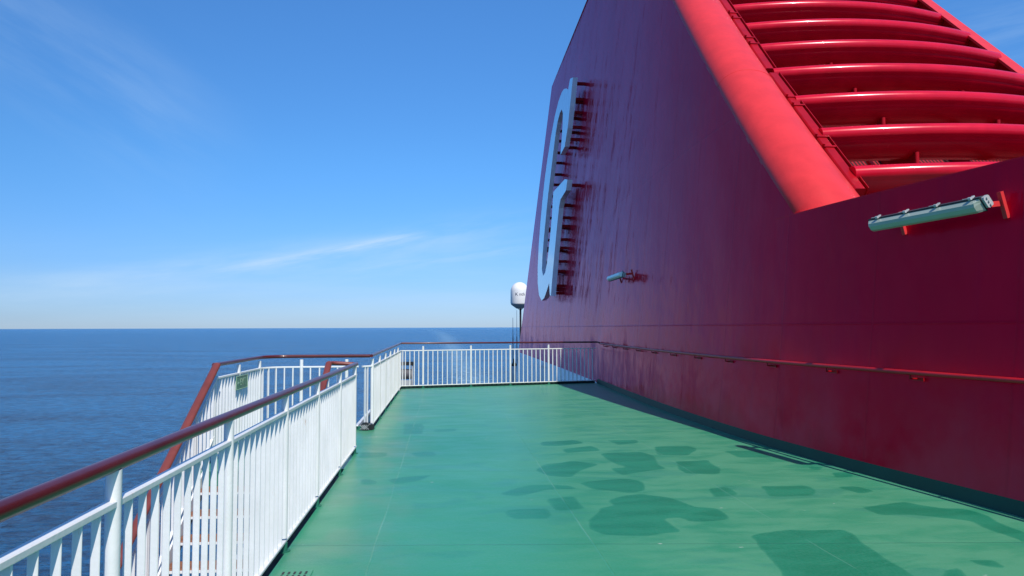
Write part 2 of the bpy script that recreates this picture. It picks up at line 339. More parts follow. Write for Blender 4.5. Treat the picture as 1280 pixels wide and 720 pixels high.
def sea_mat():
    m_, t, b = mat('sea_water')
    src = N(t, 'ShaderNodeNewGeometry').outputs['Position']; sp_ = N(t, 'ShaderNodeSeparateXYZ'); t.links.new(src, sp_.inputs[0])
    Xc, Yc = sp_.outputs[0], sp_.outputs[1]
    w0 = nz(t, ncoord(t, (0.010, 0.022, 1), src), 1, 3, 0.5)
    w1 = nz(t, ncoord(t, (0.10, 0.20, 1), src), 1, 4, 0.6, 0.4)
    w2 = nz(t, ncoord(t, (0.55, 1.1, 1), src), 1, 6, 0.68, 0.5)
    w3 = nz(t, ncoord(t, (0.0012, 0.0006, 1), src), 1, 4, 0.6)
    # wake: track behind the ship bending slowly to port, widening with distance
    q = mth(t, 'MULTIPLY', Yc, 0.0001)
    path = mth(t, 'ADD', 14.0, mth(t, 'MULTIPLY', mth(t, 'MULTIPLY', q, q), -230.0))
    wd = mth(t, 'ADD', 7.0, mth(t, 'MULTIPLY', Yc, 0.010))
    dx = mth(t, 'DIVIDE', mth(t, 'SUBTRACT', Xc, path), wd)
    dd = mth(t, 'MULTIPLY', dx, dx)
    core = mth(t, 'MULTIPLY', mth(t, 'EXPONENT', mth(t, 'MULTIPLY', dd, -1.0)), sstep(t, Yc, 30, 120))
    foam_n = nz(t, ncoord(t, (0.30, 0.16, 1), src), 1, 6, 0.7, 0.8)
    fade = mth(t, 'DIVIDE', 3000.0, mth(t, 'ADD', Yc, 2600.0))
    foam = mth(t, 'MULTIPLY', mth(t, 'MULTIPLY', core, fade), mth(t, 'ADD', 0.42, mth(t, 'MULTIPLY', sstep(t, foam_n, 0.50, 0.66), 1.0)), clamp=True)
    # bow wash curling off the port side
    wx_ = mth(t, 'DIVIDE', mth(t, 'ADD', Xc, 24.0), 6.0)
    wash = mth(t, 'MULTIPLY', mth(t, 'EXPONENT', mth(t, 'MULTIPLY', mth(t, 'MULTIPLY', wx_, wx_), -1.0)), sstep(t, foam_n, 0.62, 0.68))
    wash = mth(t, 'MULTIPLY', wash, mth(t, 'MULTIPLY', sstep(t, Yc, 180, 240), sstep(t, Yc, 420, 300)))
    foam = mth(t, 'MAXIMUM', foam, mth(t, 'MULTIPLY', wash, 0.8))
    c = mixc(t, sstep(t, w3, 0.3, 0.7), (0.002, 0.042, 0.120), (0.003, 0.050, 0.138))
    c = mixc(t, sstep(t, w0, 0.35, 0.7), c, (0.003, 0.052, 0.135))
    va = nz(t, ncoord(t, (0.22, 0.34, 1), src), 1, 7, 0.80, 0.6)
    vb = nz(t, ncoord(t, (0.006, 0.016, 1), src), 1, 5, 0.65, 0.6)
    vv = mth(t, 'ADD', mth(t, 'MULTIPLY', sstep(t, va, 0.38, 0.62), 0.65), mth(t, 'MULTIPLY', sstep(t, vb, 0.36, 0.64), 0.35))
    c = mixc(t, vv, (0.000, 0.015, 0.078), (0.010, 0.170, 0.400))  # light and dark of the ripples painted into the base colour
    c = mixc(t, mth(t, 'MULTIPLY', foam, 0.85), c, (0.42, 0.66, 0.78))
    t.links.new(c, b.inputs['Base Color'])
    t.links.new(mth(t, 'ADD', 0.22, mth(t, 'MULTIPLY', foam, 0.4)), b.inputs['Roughness'])
    b.inputs['IOR'].default_value = 1.333; b.inputs['Specular IOR Level'].default_value = 0.28
    h0 = bump(t, b, w1, 1.0, 3.4)
    bump(t, b, w2, 1.0, 1.9, h0)
    return m_
M_sea = sea_mat()

# ------------------------------------------------------------------ sea
mb = MB(); S = 150000; SZ = -28
ring = [0, 60, 200, 800, 4000, 20000, 80000, S]
nseg = 64; vs_ = [(0, 0, SZ)]; fs = []
for r_ in ring[1:]:
    vs_ += [(r_*math.cos(2*math.pi*j/nseg), r_*math.sin(2*math.pi*j/nseg), SZ) for j in range(nseg)]
fs += [(0, 1+j, 1+(j+1) % nseg) for j in range(nseg)]
for i in range(len(ring)-2):
    o = 1+i*nseg; fs += [(o+j, o+nseg+j, o+nseg+(j+1) % nseg, o+(j+1) % nseg) for j in range(nseg)]
mb.add(vs_, fs); structure(mb.build('sea', M_sea))

# ------------------------------------------------------------------ hull, lower deck, open deck
M_hull = paint('white_hull_paint', (0.66, 0.68, 0.68), 0.45)
M_lower = paint('dark_lower_deck_paint', (0.02, 0.045, 0.055), 0.5)
mb = MB(); mb.box(-4.1, 24, -70, 60, -27.9, -3.45); structure(mb.build('hull', M_hull))
mb = MB(); mb.box(-4.15, 24, -70, 60, -3.4, -3.2, 0); mb.box(-4.30, -4.16, -70, 56, -3.5, -3.08, 1)
structure(mb.build('lower_deck', [M_lower, M_hull]))

EX = -1.143                        # port edge of the open deck
FA = Vector((-1.15, 19.62)); FB = Vector((4.43, 20.95))   # line of the fence across the deck
def fy(x): return FA.y+(x-FA.x)*(FB.y-FA.y)/(FB.x-FA.x)
edge = [(EX, -9), (EX, 8.62), (-2.86, 8.62), (-2.86, 11.45), (-2.72, 11.75), (-2.45, 11.86), (EX, 11.86), (EX, fy(EX)-0.02)]
far_r = [(wx(21.0, 0)+0.15, fy(4.43)+0.0)]
right = [(wx(y, 0)+0.15, y) for y in np.arange(20.5, -9.1, -0.5)]
poly = edge+far_r+right
mb = MB(); tri = tessellate_polygon([[Vector((x, y, 0)) for x, y in poly]])
n = len(poly)
top = [(x, y, 0) for x, y in poly]; bot = [(x, y, -0.22) for x, y in poly]
def orient(t_, vv):
    a, b_, c_ = (Vector(vv[i]) for i in t_); return t_ if (b_-a).cross(c_-a).z > 0 else t_[::-1]
mb.add(top, [orient(t_, top) for t_ in tri], False, 0)
mb.add(bot, [orient(t_, bot)[::-1] for t_ in tri], False, 2)
mb.add(top+bot, [(i, (i+1) % n, (i+1) % n+n, i+n) for i in range(n)], False, 2)
A = (340, 480, 2.783); B = (800, 480, 2.667); D = (0, 0, 1.0)
patches = [
 (D, [(800,617),(837,622.5),(869,634),(899,637),(912,649),(897,653),(864,652.5),(849,647),(832,649),(856,665.6),(800,670.5),(750,669.7),(735,663),(740,649),(749,634.5),(770,631),(762,625.5),(782,620)]),
 (A, [(805,440),(880,433),(960,432),(975,455),(965,472),(850,475),(820,460)]),
 (A, [(950,400),(1060,393),(1090,435),(1000,445),(965,425)]),
 (A, [(920,300),(960,280),(1050,268),(1140,280),(1080,300),(1040,325),(960,320)]),
 (A, [(1070,345),(1230,330),(1290,340),(1300,372),(1250,380),(1120,368)]),
 (A, [(1140,243),(1280,236),(1330,250),(1340,280),(1380,295),(1290,308),(1220,320),(1175,295),(1230,290),(1160,262)]),
 (A, [(930,202),(1060,196),(1085,208),(1000,217),(930,215)]),
 (A, [(1010,228),(1110,215),(1140,232),(1020,241)]),
 (A, [(1160,196),(1270,195),(1275,208),(1200,213)]),
 (A, [(790,385),(900,350),(1040,355),(1060,366),(960,372),(850,390)]),
 (A, [(295,336),(340,331),(372,340),(365,352),(310,353)]),
 (A, [(300,240),(410,239),(400,255),(300,259)]),
 (A, [(458,140),(525,139),(525,174),(456,176)]),
 (A, [(560,160),(640,155),(650,164),(570,170)]),
 (A, [(400,335),(470,322),(560,318),(520,338),(420,350)]),
 (A, [(480,240),(560,236),(575,250),(500,256)]),
 (B, [(50,210),(160,207),(190,215),(165,240),(60,238)]),
 (B, [(115,258),(225,255),(270,280),(260,302),(150,300)]),
 (B, [(215,350),(290,345),(330,372),(240,379)]),
 (B, [(398,343),(560,340),(590,355),(590,375),(430,375)]),
 (B, [(645,345),(710,340),(780,357),(730,367)]),
 (B, [(725,412),(810,405),(890,395),(950,408),(1000,415),(1080,415),(1150,437),(1290,500),(1290,535),(1100,460),(985,447),(930,440),(800,440)]),
 (B, [(360,507),(500,487),(680,487),(720,500),(740,530),(895,628),(1000,690),(520,690),(430,570)]),
 (B, [(1100,590),(1190,588),(1225,617),(1140,615)]),
 (B, [(1000,620),(1050,612),(1085,645),(1000,650)]),
 (B, [(270,225),(400,222),(440,245),(330,248)]),
 (B, [(555,276),(615,277),(600,287),(560,284)]),
 (B, [(635,297),(700,295),(715,310),(650,314)]),
]
brushed = []
for (ox, oy, s_), pl in patches:
    g = [gpx(ox+x/s_, oy+y/s_) for x, y in pl]
    # soften the corners and make the brushed edge uneven
    dense = []
    for i in range(len(g)):
        a = Vector(g[i-1]); b_ = Vector(g[i]); c_ = Vector(g[(i+1) % len(g)])
        la, lb = (b_-a).length, (c_-b_).length; k = min(0.07, la*0.3, lb*0.3)
        p = b_+(a-b_).normalized()*k; q = b_+(c_-b_).normalized()*k
        for tt in (0, .25, .5, .75, 1): dense.append((p*(1-tt)+b_*tt)*(1-tt)+(b_*(1-tt)+q*tt)*tt)
        c2 = c_-(c_-b_).normalized()*min(0.07, lb*0.3)
        ns = int((c2-q).length/0.08)
        for j in range(1, ns): dense.append(q.lerp(c2, j/ns))
    out = []
    for p in dense:
        h = noise.noise_vector(Vector((p.x*3.1, p.y*3.1, 0.3)))*0.045+noise.noise_vector(Vector((p.x*14, p.y*14, 4)))*0.010
        out.append(Vector((p.x+h.x, p.y+h.y, 0)))
    brushed.append([(p.x, p.y) for p in out])
# the walked-on top coat: a fine sheet 4 mm above the plating that carries how strongly each spot was repainted
gxs = np.arange(EX, 5.6, 0.035); gys = np.arange(2.0, 19.3, 0.035)
GX, GY = np.meshgrid(gxs, gys); cover = np.zeros_like(GX)
rs = np.random.RandomState(5)
for pl in brushed:
    P_ = np.array(pl); x0, y0 = P_.min(0)-0.2; x1, y1 = P_.max(0)+0.2
    ix = np.where((gxs > x0) & (gxs < x1))[0]; iy = np.where((gys > y0) & (gys < y1))[0]
    if len(ix) < 2 or len(iy) < 2: continue
    sx = GX[iy[0]:iy[-1]+1, ix[0]:ix[-1]+1]; sy = GY[iy[0]:iy[-1]+1, ix[0]:ix[-1]+1]
    dmin = np.full(sx.shape, 9.0); ins_ = np.zeros(sx.shape, bool); Q = np.roll(P_, -1, 0)
    for (ax_, ay_), (bx_, by_) in zip(P_, Q):
        ex, ey = bx_-ax_, by_-ay_; L2 = ex*ex+ey*ey+1e-12
        tt = np.clip(((sx-ax_)*ex+(sy-ay_)*ey)/L2, 0, 1); dmin = np.minimum(dmin, np.hypot(sx-ax_-tt*ex, sy-ay_-tt*ey))
        ins_ ^= ((ay_ > sy) != (by_ > sy)) & (sx < ex*(sy-ay_)/(by_-ay_+1e-12)+ax_)
    sd = np.where(ins_, dmin, -dmin); size = (x1-x0)*(y1-y0)
    val = np.clip(0.5+sd/0.06, 0, 1)*(rs.uniform(0.9, 1.0) if size > 1.0 else rs.uniform(0.74, 0.92))
    cover[iy[0]:iy[-1]+1, ix[0]:ix[-1]+1] = np.maximum(cover[iy[0]:iy[-1]+1, ix[0]:ix[-1]+1], val)
o0 = len(mb.v); nx_, ny_ = len(gxs), len(gys)
mb.v += [(float(a), float(b_), 0.004) for b_ in gys for a in gxs]
qs = [(o0+j*nx_+i, o0+j*nx_+i+1, o0+(j+1)*nx_+i+1, o0+(j+1)*nx_+i) for j in range(ny_-1) for i in range(nx_-1)]
mb.f += qs; mb.sm += [False]*len(qs); mb.mi += [0]*len(qs)
dk_ = structure(mb.build('deck', [M_deck, M_deck, M_green]))
va_ = np.zeros(len(mb.v), dtype=np.float32); va_[o0:] = cover.ravel()
at_ = dk_.data.attributes.new('patch', 'FLOAT', 'POINT'); at_.data.foreach_set('value', va_)

# ------------------------------------------------------------------ funnel
SL = 0.925; ang = math.atan(SL); Y0 = 9.32; ZT = 3.13; ZR = 15.62
YR = Y0+(ZR-ZT)/SL
def ztop(Y):
    if Y < Y0: return ZT
    if Y < YR: return ZT+(Y-Y0)*SL
    if Y < 41.35: return ZR
    return ZR*(46.6-Y)/(46.6-41.35)
fun = thing('funnel', 'huge glossy red ship funnel with a leaning side wall and curved louvres', 'funnel', (4.4, 20, 0))
cols = sorted(set([round(y, 3) for y in list(np.arange(-9, 47, 0.4))+[Y0, YR, 41.35, 46.55]]))
mb = MB(); NR = 8; vs_ = []; fs = []
for y in cols:
    zt = ztop(y); z0 = min(0.22, zt*0.5)
    for j in range(NR+1): vs_.append(W(y, z0+(zt-z0)*j/NR))
for i in range(len(cols)-1):
    for j in range(NR): a = i*(NR+1)+j; fs.append((a, a+1, a+NR+2, a+NR+1))
mb.add(vs_, fs, True); side = mb.build('side_wall', M_wall, fun)
# top capping of the low wall + thickness
mb = MB()
ys = [y for y in cols if y <= Y0+0.6]
for a, b_ in zip(ys[:-1], ys[1:]):
    mb.hexa([W(a, ZT-0.05, -0.004), W(a, ZT-0.05, -0.10), W(b_, ZT-0.05, -0.10), W(b_, ZT-0.05, -0.004), W(a, ZT, 0.003), W(a, ZT, -0.10), W(b_, ZT, -0.10), W(b_, ZT, 0.003)])
    mb.hexa([W(a, 0, -0.09), W(a, 0, -0.10), W(b_, 0, -0.10), W(b_, 0, -0.09), W(a, ZT-0.05, -0.09), W(a, ZT-0.05, -0.10), W(b_, ZT-0.05, -0.10), W(b_, ZT-0.05, -0.09)])
mb.build('low_wall_cap', M_wall, fun)
# lower strips: green skirting up to the fence, red behind it
mb = MB(); ys = [y for y in cols if y < 20.7]+[20.78]
for a, b_ in zip(ys[:-1], ys[1:]):
    mb.add([W(a, -0.01), W(b_, -0.01), W(b_, 0.135), W(a, 0.135)], [(3, 2, 1, 0)], True)
    mb.add([W(a, 0.135), W(b_, 0.135), W(b_, 0.22), W(a, 0.22)], [(3, 2, 1, 0)], True, 1)
mb.build('skirting', [paint('dark_teal_skirting', (0.001, 0.055, 0.040), 0.6), M_wall], fun)
mb = MB(); ys = [20.78]+[y for y in cols if y > 20.9]
for a, b_ in zip(ys[:-1], ys[1:]):
    za, zb = min(0.22, ztop(a)*0.5), min(0.22, ztop(b_)*0.5)
    mb.add([W(a, 0.03), W(b_, 0.03), W(b_, zb), W(a, za)], [(3, 2, 1, 0)], True)
mb.build('side_wall', M_wall, fun)
mb = MB()
for a, b_ in zip(ys[:-1], ys[1:]):
    mb.add([W(a, -3.2), W(b_, -3.2), W(b_, 0.03), W(a, 0.03)], [(3, 2, 1, 0)], True)
mb.add([W(46.5, -3.2), (11, 46.5, -3.2), (11, 46.5, 0.03), W(46.5, 0.03)], [(0, 1, 2, 3)])
mb.build('white_base', M_letter, fun)
# starboard wall, roof, aft wall
def SX(z): return 10.6+LEAN*z
mb = MB()
pts = [(Y0, 0), (46.6, 0), (41.35, ZR), (YR, ZR), (Y0, ZT)]
mb.add([(SX(z)+0.0, y, z) for y, z in pts], [(0, 1, 2, 3, 4)])
mb.add([(SX(z)-0.06, y, z) for y, z in pts], [(4, 3, 2, 1, 0)])
mb.build('starboard_wall', M_redd, fun)
mb = MB()
mb.add([W(41.35, ZR), (SX(ZR), 41.35, ZR), (SX(ZR), YR, ZR), W(YR, ZR)], [(0, 1, 2, 3)])
mb.add([W(46.55, 0.1), (SX(0), 46.55, 0.1), (SX(ZR), 41.35, ZR), W(41.35, ZR)], [(0, 1, 2, 3)])
mb.build('roof', M_red, fun)
# rounded corner member up the raked front edge
Nf = Vector((0, -math.sin(ang), math.cos(ang))); Ns = Vector((-1, 0, LEAN)).normalized()
TR = 0.50
_k = [(0,-0.02),(0.012,0.06),(0.045,0.135),(0.10,0.21),(0.19,0.285),(0.31,0.345),(0.46,0.38),(0.62,0.385),(0.78,0.355),(0.91,0.28),(0.985,0.17),(1.0,0.04),(1.0,-0.35)]
TP = []
for i in range(len(_k)-1):
    q0, q1, q2, q3 = (Vector(_k[max(0, min(len(_k)-1, i+d))]) for d in (-1, 0, 1, 2))
    for t_ in (0, .33, .67): TP.append(tuple(0.5*((2*q1)+(q2-q0)*t_+(2*q0-5*q1+4*q2-q3)*t_*t_+(3*q1-3*q2+q3-q0)*t_**3)))
TP.append(_k[-1])
mb = MB(); vs_ = []; fs = []; na = len(TP)-1
tY = [Y0-0.9, Y0-0.02]+list(np.arange(Y0, YR+0.1, 0.5))
for y in tY:
    z = ZT+(y-Y0)*SL; Cc = W(y, z)-Ns*TR-Ns*(0.03 if y < Y0-0.01 else -0.002)
    for pa, pb in TP: vs_.append(Cc+Ns*(TR-pa)+Nf*pb)
for i in range(len(tY)-1):
    for j in range(na): a = i*(na+1)+j; fs.append((a, a+1, a+na+2, a+na+1))
mb.add(vs_, fs, True); mb.build('corner_tube', M_red, fun)
for y in (12.25, 17.6):
    z = ZT+(y-Y0)*SL; Cc = W(y, z)-Ns*TR; mb = MB()
    mb.tube([Cc+Ns*(TR-a)+Nf*b_ for a, b_ in TP[:-4]], 0.006, 6); mb.build('weld_ring', M_red, fun)
# flanged strips with clamps beside the tube
def SP(y, dx, up=0): # point in the raked front plane: dx inboard of the port wall, up along its normal
    z = ZT+(y-Y0)*SL; return Vector((wx(y, z)+dx, y, z))+Nf*up
side_d = Vector((1, 0, 0)); k0 = 9.62
while k0 < YR-3:
    k1 = k0+2.87
    mb = MB(); mb.bbar(SP(k0, 1.07, 0.10), SP(k1, 1.07, 0.10), side_d, Nf, 0.17, 0.12, 0.02)
    mb.obox(SP(k0, 1.182, 0.11), SP(k1, 1.182, 0.11), side_d, Nf, 0.012, 0.13)
    st_ = mb.build('edge_strip', M_redd, fun)
    for f_ in (0.30, 0.38, 0.66, 0.74):
        y = k0+2.87*f_; mb = MB(); mb.obox(SP(y, 0.96, 0.168), SP(y, 1.19, 0.168), (SP(y+1, 0, 0)-SP(y, 0, 0)), Nf, 0.035, 0.022)
        mb.tube([SP(y, 0.985, 0.15), SP(y, 0.985, 0.22)], 0.022, 8)
        mb.build('clamp', M_redd, fun)
    k0 = k1+0.14
# louvres
def louvre_pts(y, z, XL, XR, off_back, dz):
    out = []
    for i in range(25):
        t_ = i/24; x = XL+(XR-XL)*t_; bow = 0.46*(1-(2*t_-1)**2)
        out.append(Vector((x, y-bow+off_back, z+dz)))
    return out
prof = []      # (forward offset, height): a rolled lip above a deep rounded belly, thin behind
for k_ in range(9):
    a = R(150-30*k_); 
    if a < R(-60): break
    prof.append((0.075*math.cos(a), 0.075*math.sin(a)))
lip = [(-0.34, 0.0), (-0.15, 0.10)]+[(0.118*math.cos(R(a)), 0.118*math.sin(R(a))) for a in (105, 80, 55, 30, 8, -15, -38)]
belly = [(0.050, -0.110), (0.040, -0.13), (0.015, -0.17), (-0.035, -0.22), (-0.10, -0.275), (-0.18, -0.32), (-0.28, -0.35), (-0.38, -0.36), (-0.40, -0.32)]
prof = lip+belly
ly = 9.845
while ly < YR-0.3:
    z = ZT+(ly-9.0)*0.88-0.08; XL = wx(ly, z)+1.12; XR = SX(z)-0.16
    vs_ = []; base = louvre_pts(ly, z, XL, XR, 0, 0); npf = len(prof)
    for p in base:
        for fo, hz in prof: vs_.append(p+Vector((0, -fo, hz)))
    fs = [(i*npf+j, i*npf+(j+1) % npf, (i+1)*npf+(j+1) % npf, (i+1)*npf+j) for i in range(24) for j in range(npf)]
    mb = MB(); mb.add(vs_, fs, True); mb.add(vs_[:npf], [tuple(range(npf-1, -1, -1))]); mb.add(vs_[-npf:], [tuple(range(npf))])
    mb.build('louvre', M_louv, fun)
    for fx in (0.28, 0.68):
        x = XL+(XR-XL)*fx; bow = 0.46*(1-(2*fx-1)**2); p = Vector((x, ly-bow, z)); mb = MB()
        mb.hexa([p+Vector((-.012, .10, -.50)), p+Vector((.012, .10, -.50)), p+Vector((.012, 0.75, -.45)), p+Vector((-.012, 0.75, -.45)),
                 p+Vector((-.012, .10, -.30)), p+Vector((.012, .10, -.30)), p+Vector((.012, 0.9, -.10)), p+Vector((-.012, 0.9, -.10))])
        mb.tube([p+Vector((0, 0.10, -.55)), p+Vector((0, 0.10, -.30))], 0.035, 8)
        mb.build('louvre_bracket', M_redd, fun)
    ly += 0.915
# back grille, stiffeners and cheek inside the opening
mb = MB(); d_ = 1.05
mb.add([SP(Y0-0.5, 0.2, -d_), SP(Y0-0.5, 7.0, -d_), SP(YR, 6.6, -d_), SP(YR, 0.2, -d_)], [(0, 1, 2, 3)])
mb.build('back_grille', M_grille, fun)
mb = MB()
for dx in (1.7, 3.0, 4.4, 5.7):
    mb = MB(); mb.obox(SP(Y0-0.3, dx, -d_+0.14), SP(YR, dx, -d_+0.14), side_d, Nf, 0.02, 0.26)
    mb.build('stiffener', M_redd, fun)
for i in range(9):
    mb = MB(); y = 10.0+i*1.45
    a = SP(y, 2.6, -0.75); b_ = a+Vector((0.34, 0.05, -0.42)); mb.obox(a, b_, (0, 1, 0), (0.6, 0, 0.5), 0.10, 0.05)
    mb.build('grille_support', M_red, fun)
    mb = MB(); a = SP(y+0.2, 1.5, -0.62); mb.obox(a, a+Vector((0.0, 0, -0.55)), (1, 0, 0), (0, 1, 0), 0.06, 0.03)
    mb.build('grille_support', M_red, fun)
def RP(y, dx, up=0):
    z = ZT+(y-Y0)*SL; return Vector((SX(z)+dx, y, z))+Nf*up
mb = MB(); mb.obox(RP(Y0-0.6, -0.11, 0.05), RP(YR, -0.11, 0.05), side_d, Nf, 0.26, 0.05); mb.build('rim', M_red, fun)
mb = MB(); mb.obox(RP(Y0-0.6, -0.14, -0.5), RP(YR, -0.14, -0.5), side_d, Nf, 0.05, 1.05)
for i in range(12):
    y = 10.7+i; mb.obox(RP(y, -0.17, -0.02), RP(y+0.35, -0.17, -0.02), side_d, Nf, 0.03, 0.05)
mb.build('cheek_plate', M_redd, fun)

# ------------------------------------------------------------------ the big letter on the wall
OUT = [(29.2,11.85),(28.35,11.62),(28.42,10.5),(28.55,9.6),(28.95,8.95),(30.1,8.88),(30.15,9.6),(30.3,10.3),(30.6,10.85),(31.1,11.15),(31.7,11.15),(32.25,10.9),(32.6,10.4),(32.85,9.6),(33.1,8.6),(33.32,7.8),(33.42,6.9),(33.45,5.8),(33.35,4.9),(33.05,4.25),(32.4,3.92),(31.7,4.0),(31.35,4.35),(31.2,4.9),(31.08,5.6),(31.1,6.4),(31.3,7.1),(31.4,7.55),(28.0,7.42),(27.25,7.25),(27.35,6.85),(28.75,6.75),(29.0,6.45),(29.08,5.4),(29.1,4.5),(29.05,3.5),(29.0,2.87),(29.4,2.95),(29.95,3.45),(30.6,3.12),(31.2,2.88),(32.1,2.8),(33.3,3.1),(34.3,3.72),(34.95,4.5),(35.38,5.6),(35.6,6.8),(35.6,8.0),(35.4,9.1),(34.98,10.0),(34.4,10.8),(33.6,11.55),(32.65,11.97),(31.7,12.1),(31.0,12.02),(30.1,11.75),(29.5,11.5)]
let = thing('wall_letter', 'large pale letter G standing off the red funnel side on short stubs', 'letter', (4.5, 31, 6))
mb = MB(); n = len(OUT)
f0 = [W(y, z, 0.56) for y, z in OUT]; b0 = [W(y, z, 0.36) for y, z in OUT]
tri = tessellate_polygon([[Vector((y, z, 0)) for y, z in OUT]])
def orx(t_, vv):
    a, b_, c_ = (Vector(vv[i]) for i in t_); return t_ if (b_-a).cross(c_-a).x < 0 else t_[::-1]
mb.add(f0, [orx(t_, f0) for t_ in tri]); mb.add(b0, [orx(t_, b0)[::-1] for t_ in tri])
mb.add(f0+b0, [(i, (i+1) % n, (i+1) % n+n, i+n) for i in range(n)])
mb.build('letter_face', M_letter, let)
stubs = [(28.75, z) for z in (11.5, 10.85, 10.3, 9.7, 9.2)]+[(29.9, z) for z in (11.1, 10.4, 9.8, 9.15)]
stubs += [(33.75-0.15*(i % 2), 10.9-0.52*i) for i in range(14)]+[(33.55, z) for z in (6.1, 5.3, 4.6)]
stubs += [(27.6, 7.1)]+[(29.35, z) for z in (6.6, 6.1, 5.75, 5.2, 4.85, 4.3, 3.9, 3.3, 3.0)]+[(30.9, z) for z in (6.9, 5.9, 4.9, 4.0, 3.3)]+[(32.2, 3.3), (31.4, 11.6), (32.6, 11.4)]
mb = MB(); mb.box(-0.0, 0.37, -0.06, 0.06, -0.055, 0.055)
first = None
for (y, z) in stubs:
    p = W(y, z, 0.37)
    if first is None:
        first = mb.build('standoff', M_redd, let); first.location = p-let.location
    else:
        inst(first, p, let)

# ------------------------------------------------------------------ wall lamps
M_darkgrey = paint('dark_grey_plastic', (0.06, 0.07, 0.07), 0.4)
def wall_light(Ya, Yb, z, off, label, diff_mat, yaw_=0.0, face=(-0.80, 0, -0.60)):
    mid = W((Ya+Yb)/2, z, off); t_ = thing('wall_lamp', label, 'lamp', mid, 'weatherproof tube lamps on the funnel wall')
    a = W(Ya, z, off+yaw_); b_ = W(Yb, z, off-yaw_); ax = (b_-a).normalized()
    nd = Vector(face); nd = (nd-ax*nd.dot(ax)).normalized()      # lamp faces outboard, tilt set per lamp
    up = nd.cross(ax).normalized(); up = up if up.z > 0 else -up
    mb = MB(); mb.bbar(a-nd*0.042, b_-nd*0.042, up, nd, 0.125, 0.05, 0.014); mb.build('housing', M_darkgrey, t_)
    mb = MB(); mb.bbar(a-ax*0.004-nd*0.010, b_+ax*0.004-nd*0.010, up, nd, 0.150, 0.014, 0.004); mb.build('gasket', M_black, t_)
    # diffuser: trapezoid trough, closed by sloping ends
    mb = MB(); hw = 0.062; tp = [(-hw, 0), (-hw*0.80, 0.055), (-hw*0.35, 0.072), (hw*0.35, 0.072), (hw*0.80, 0.055), (hw, 0)]
    L = (b_-a).length; secs = [(0.0, 0.03), (0.03, 0.9), (0.05, 1.0), (L-0.05, 1.0), (L-0.03, 0.9), (L, 0.03)]
    vs_ = [a+ax*s_+up*x+nd*(h*k-0.002) for s_, k in secs for x, h in tp]
    fs = [(i*6+j, i*6+j+1, (i+1)*6+j+1, (i+1)*6+j) for i in range(5) for j in range(5)]
    mb.add(vs_, fs+[(0, 1, 2, 3, 4, 5), tuple(range(35, 29, -1))], False); mb.build('diffuser', diff_mat, t_)
    for f_ in (0.06, 0.34, 0.62, 0.90):
        p = a.lerp(b_, f_)+up*0.078
        mb = MB(); mb.obox(p-nd*0.05, p+nd*0.012, ax, up, 0.026, 0.012); mb.tube([p-ax*0.016+up*0.006, p+ax*0.016+up*0.006], 0.014, 8)
        mb.obox(p+ax*0.03-nd*0.02, p+ax*0.10-nd*0.02, nd, up, 0.006, 0.006)
        mb.build('clip', M_galv, t_)
    # end fittings with cable gland
    mb = MB(); mb.bbar(a-ax*0.028-nd*0.05, a-nd*0.05, up, nd, 0.11, 0.07, 0.012)
    for q in (-0.035, 0, 0.035): mb.tube([a-ax*0.04+up*q-nd*0.05, a-ax*0.02+up*q-nd*0.05], 0.011, 8)
    mb.build('end_cap', M_galv, t_)
    for yb in (Ya+0.02, Yb-0.16):
        mb = MB(); q = W(yb, z, 0)
        mb.obox(q+Vector((-0.015, -0.02, -0.12)), q+Vector((-0.075, -0.02, 0.12)), (0, 1, 0), (1, 0, 0.3), 0.05, 0.030)
        mb.obox(q+Vector((-0.03, 0.0, 0.02)), q+Vector((-off+0.05, 0.0, 0.0)), (0, 1, 0), (0, 0, 1), 0.04, 0.05)
        mb.build('bracket', M_red, t_)
    return t_
def diffuser(name, col):
    m_, t, b = mat(name)
    src = N(t, 'ShaderNodeNewGeometry').outputs['Position']
    a = nz(t, ncoord(t, (2, 3, 14), src), 1, 4)
    t.links.new(mixc(t, a, tuple(c*0.75 for c in col), col), b.inputs['Base Color']); b.inputs['Roughness'].default_value = 0.22
    b.inputs['Subsurface Weight'].default_value = 0.0; return m_
wall_light(6.10, 7.46, 2.71, 0.25, 'long grey lamp with a shade-tinted cover on the near low wall', diffuser('shade_tinted_plastic', (0.40, 0.47, 0.38)))  # shade and green bounce from the deck are put into the cover colour
wall_light(17.1, 18.7, 2.88, 0.30, 'far wall lamp with a white cover on the tall red wall', diffuser('white_plastic', (0.88, 0.89, 0.86)), 0.0, (-0.90, 0, 0.25))  # same kind of cover, whitened and tilted up to look sunlit

# ------------------------------------------------------------------ handrail along the wall
wr = thing('wall_handrail', 'long red handrail on small brackets along the red wall', 'handrail', (4.4, 12, 1.16))
pts = [W(y, 1.15, 0.09) for y in np.arange(-1, 20.6, 0.4)]
mb = MB(); mb.tube(pts, 0.024, 12); mb.build('rail', M_rail if False else paint('red_rail_paint', (0.50, 0.006, 0.010), 0.42, 0.0), wr)
for y in np.arange(0.6, 20.6, 1.28):
    mb = MB(); p = W(y, 1.15, 0.09)
    mb.tube([p+Vector((0, 0, -0.01)), p+Vector((0.0, 0, -0.06)), p+Vector((0.10, 0, -0.065))], 0.010, 8)
    q = W(y, 1.085, 0.006); mb.obox(q+Vector((0, -0.10, 0)), q+Vector((0, 0.10, 0)), (1, 0, 0), (0, 0, 1), 0.012, 0.035)
    mb.build('bracket', M_redd, wr)

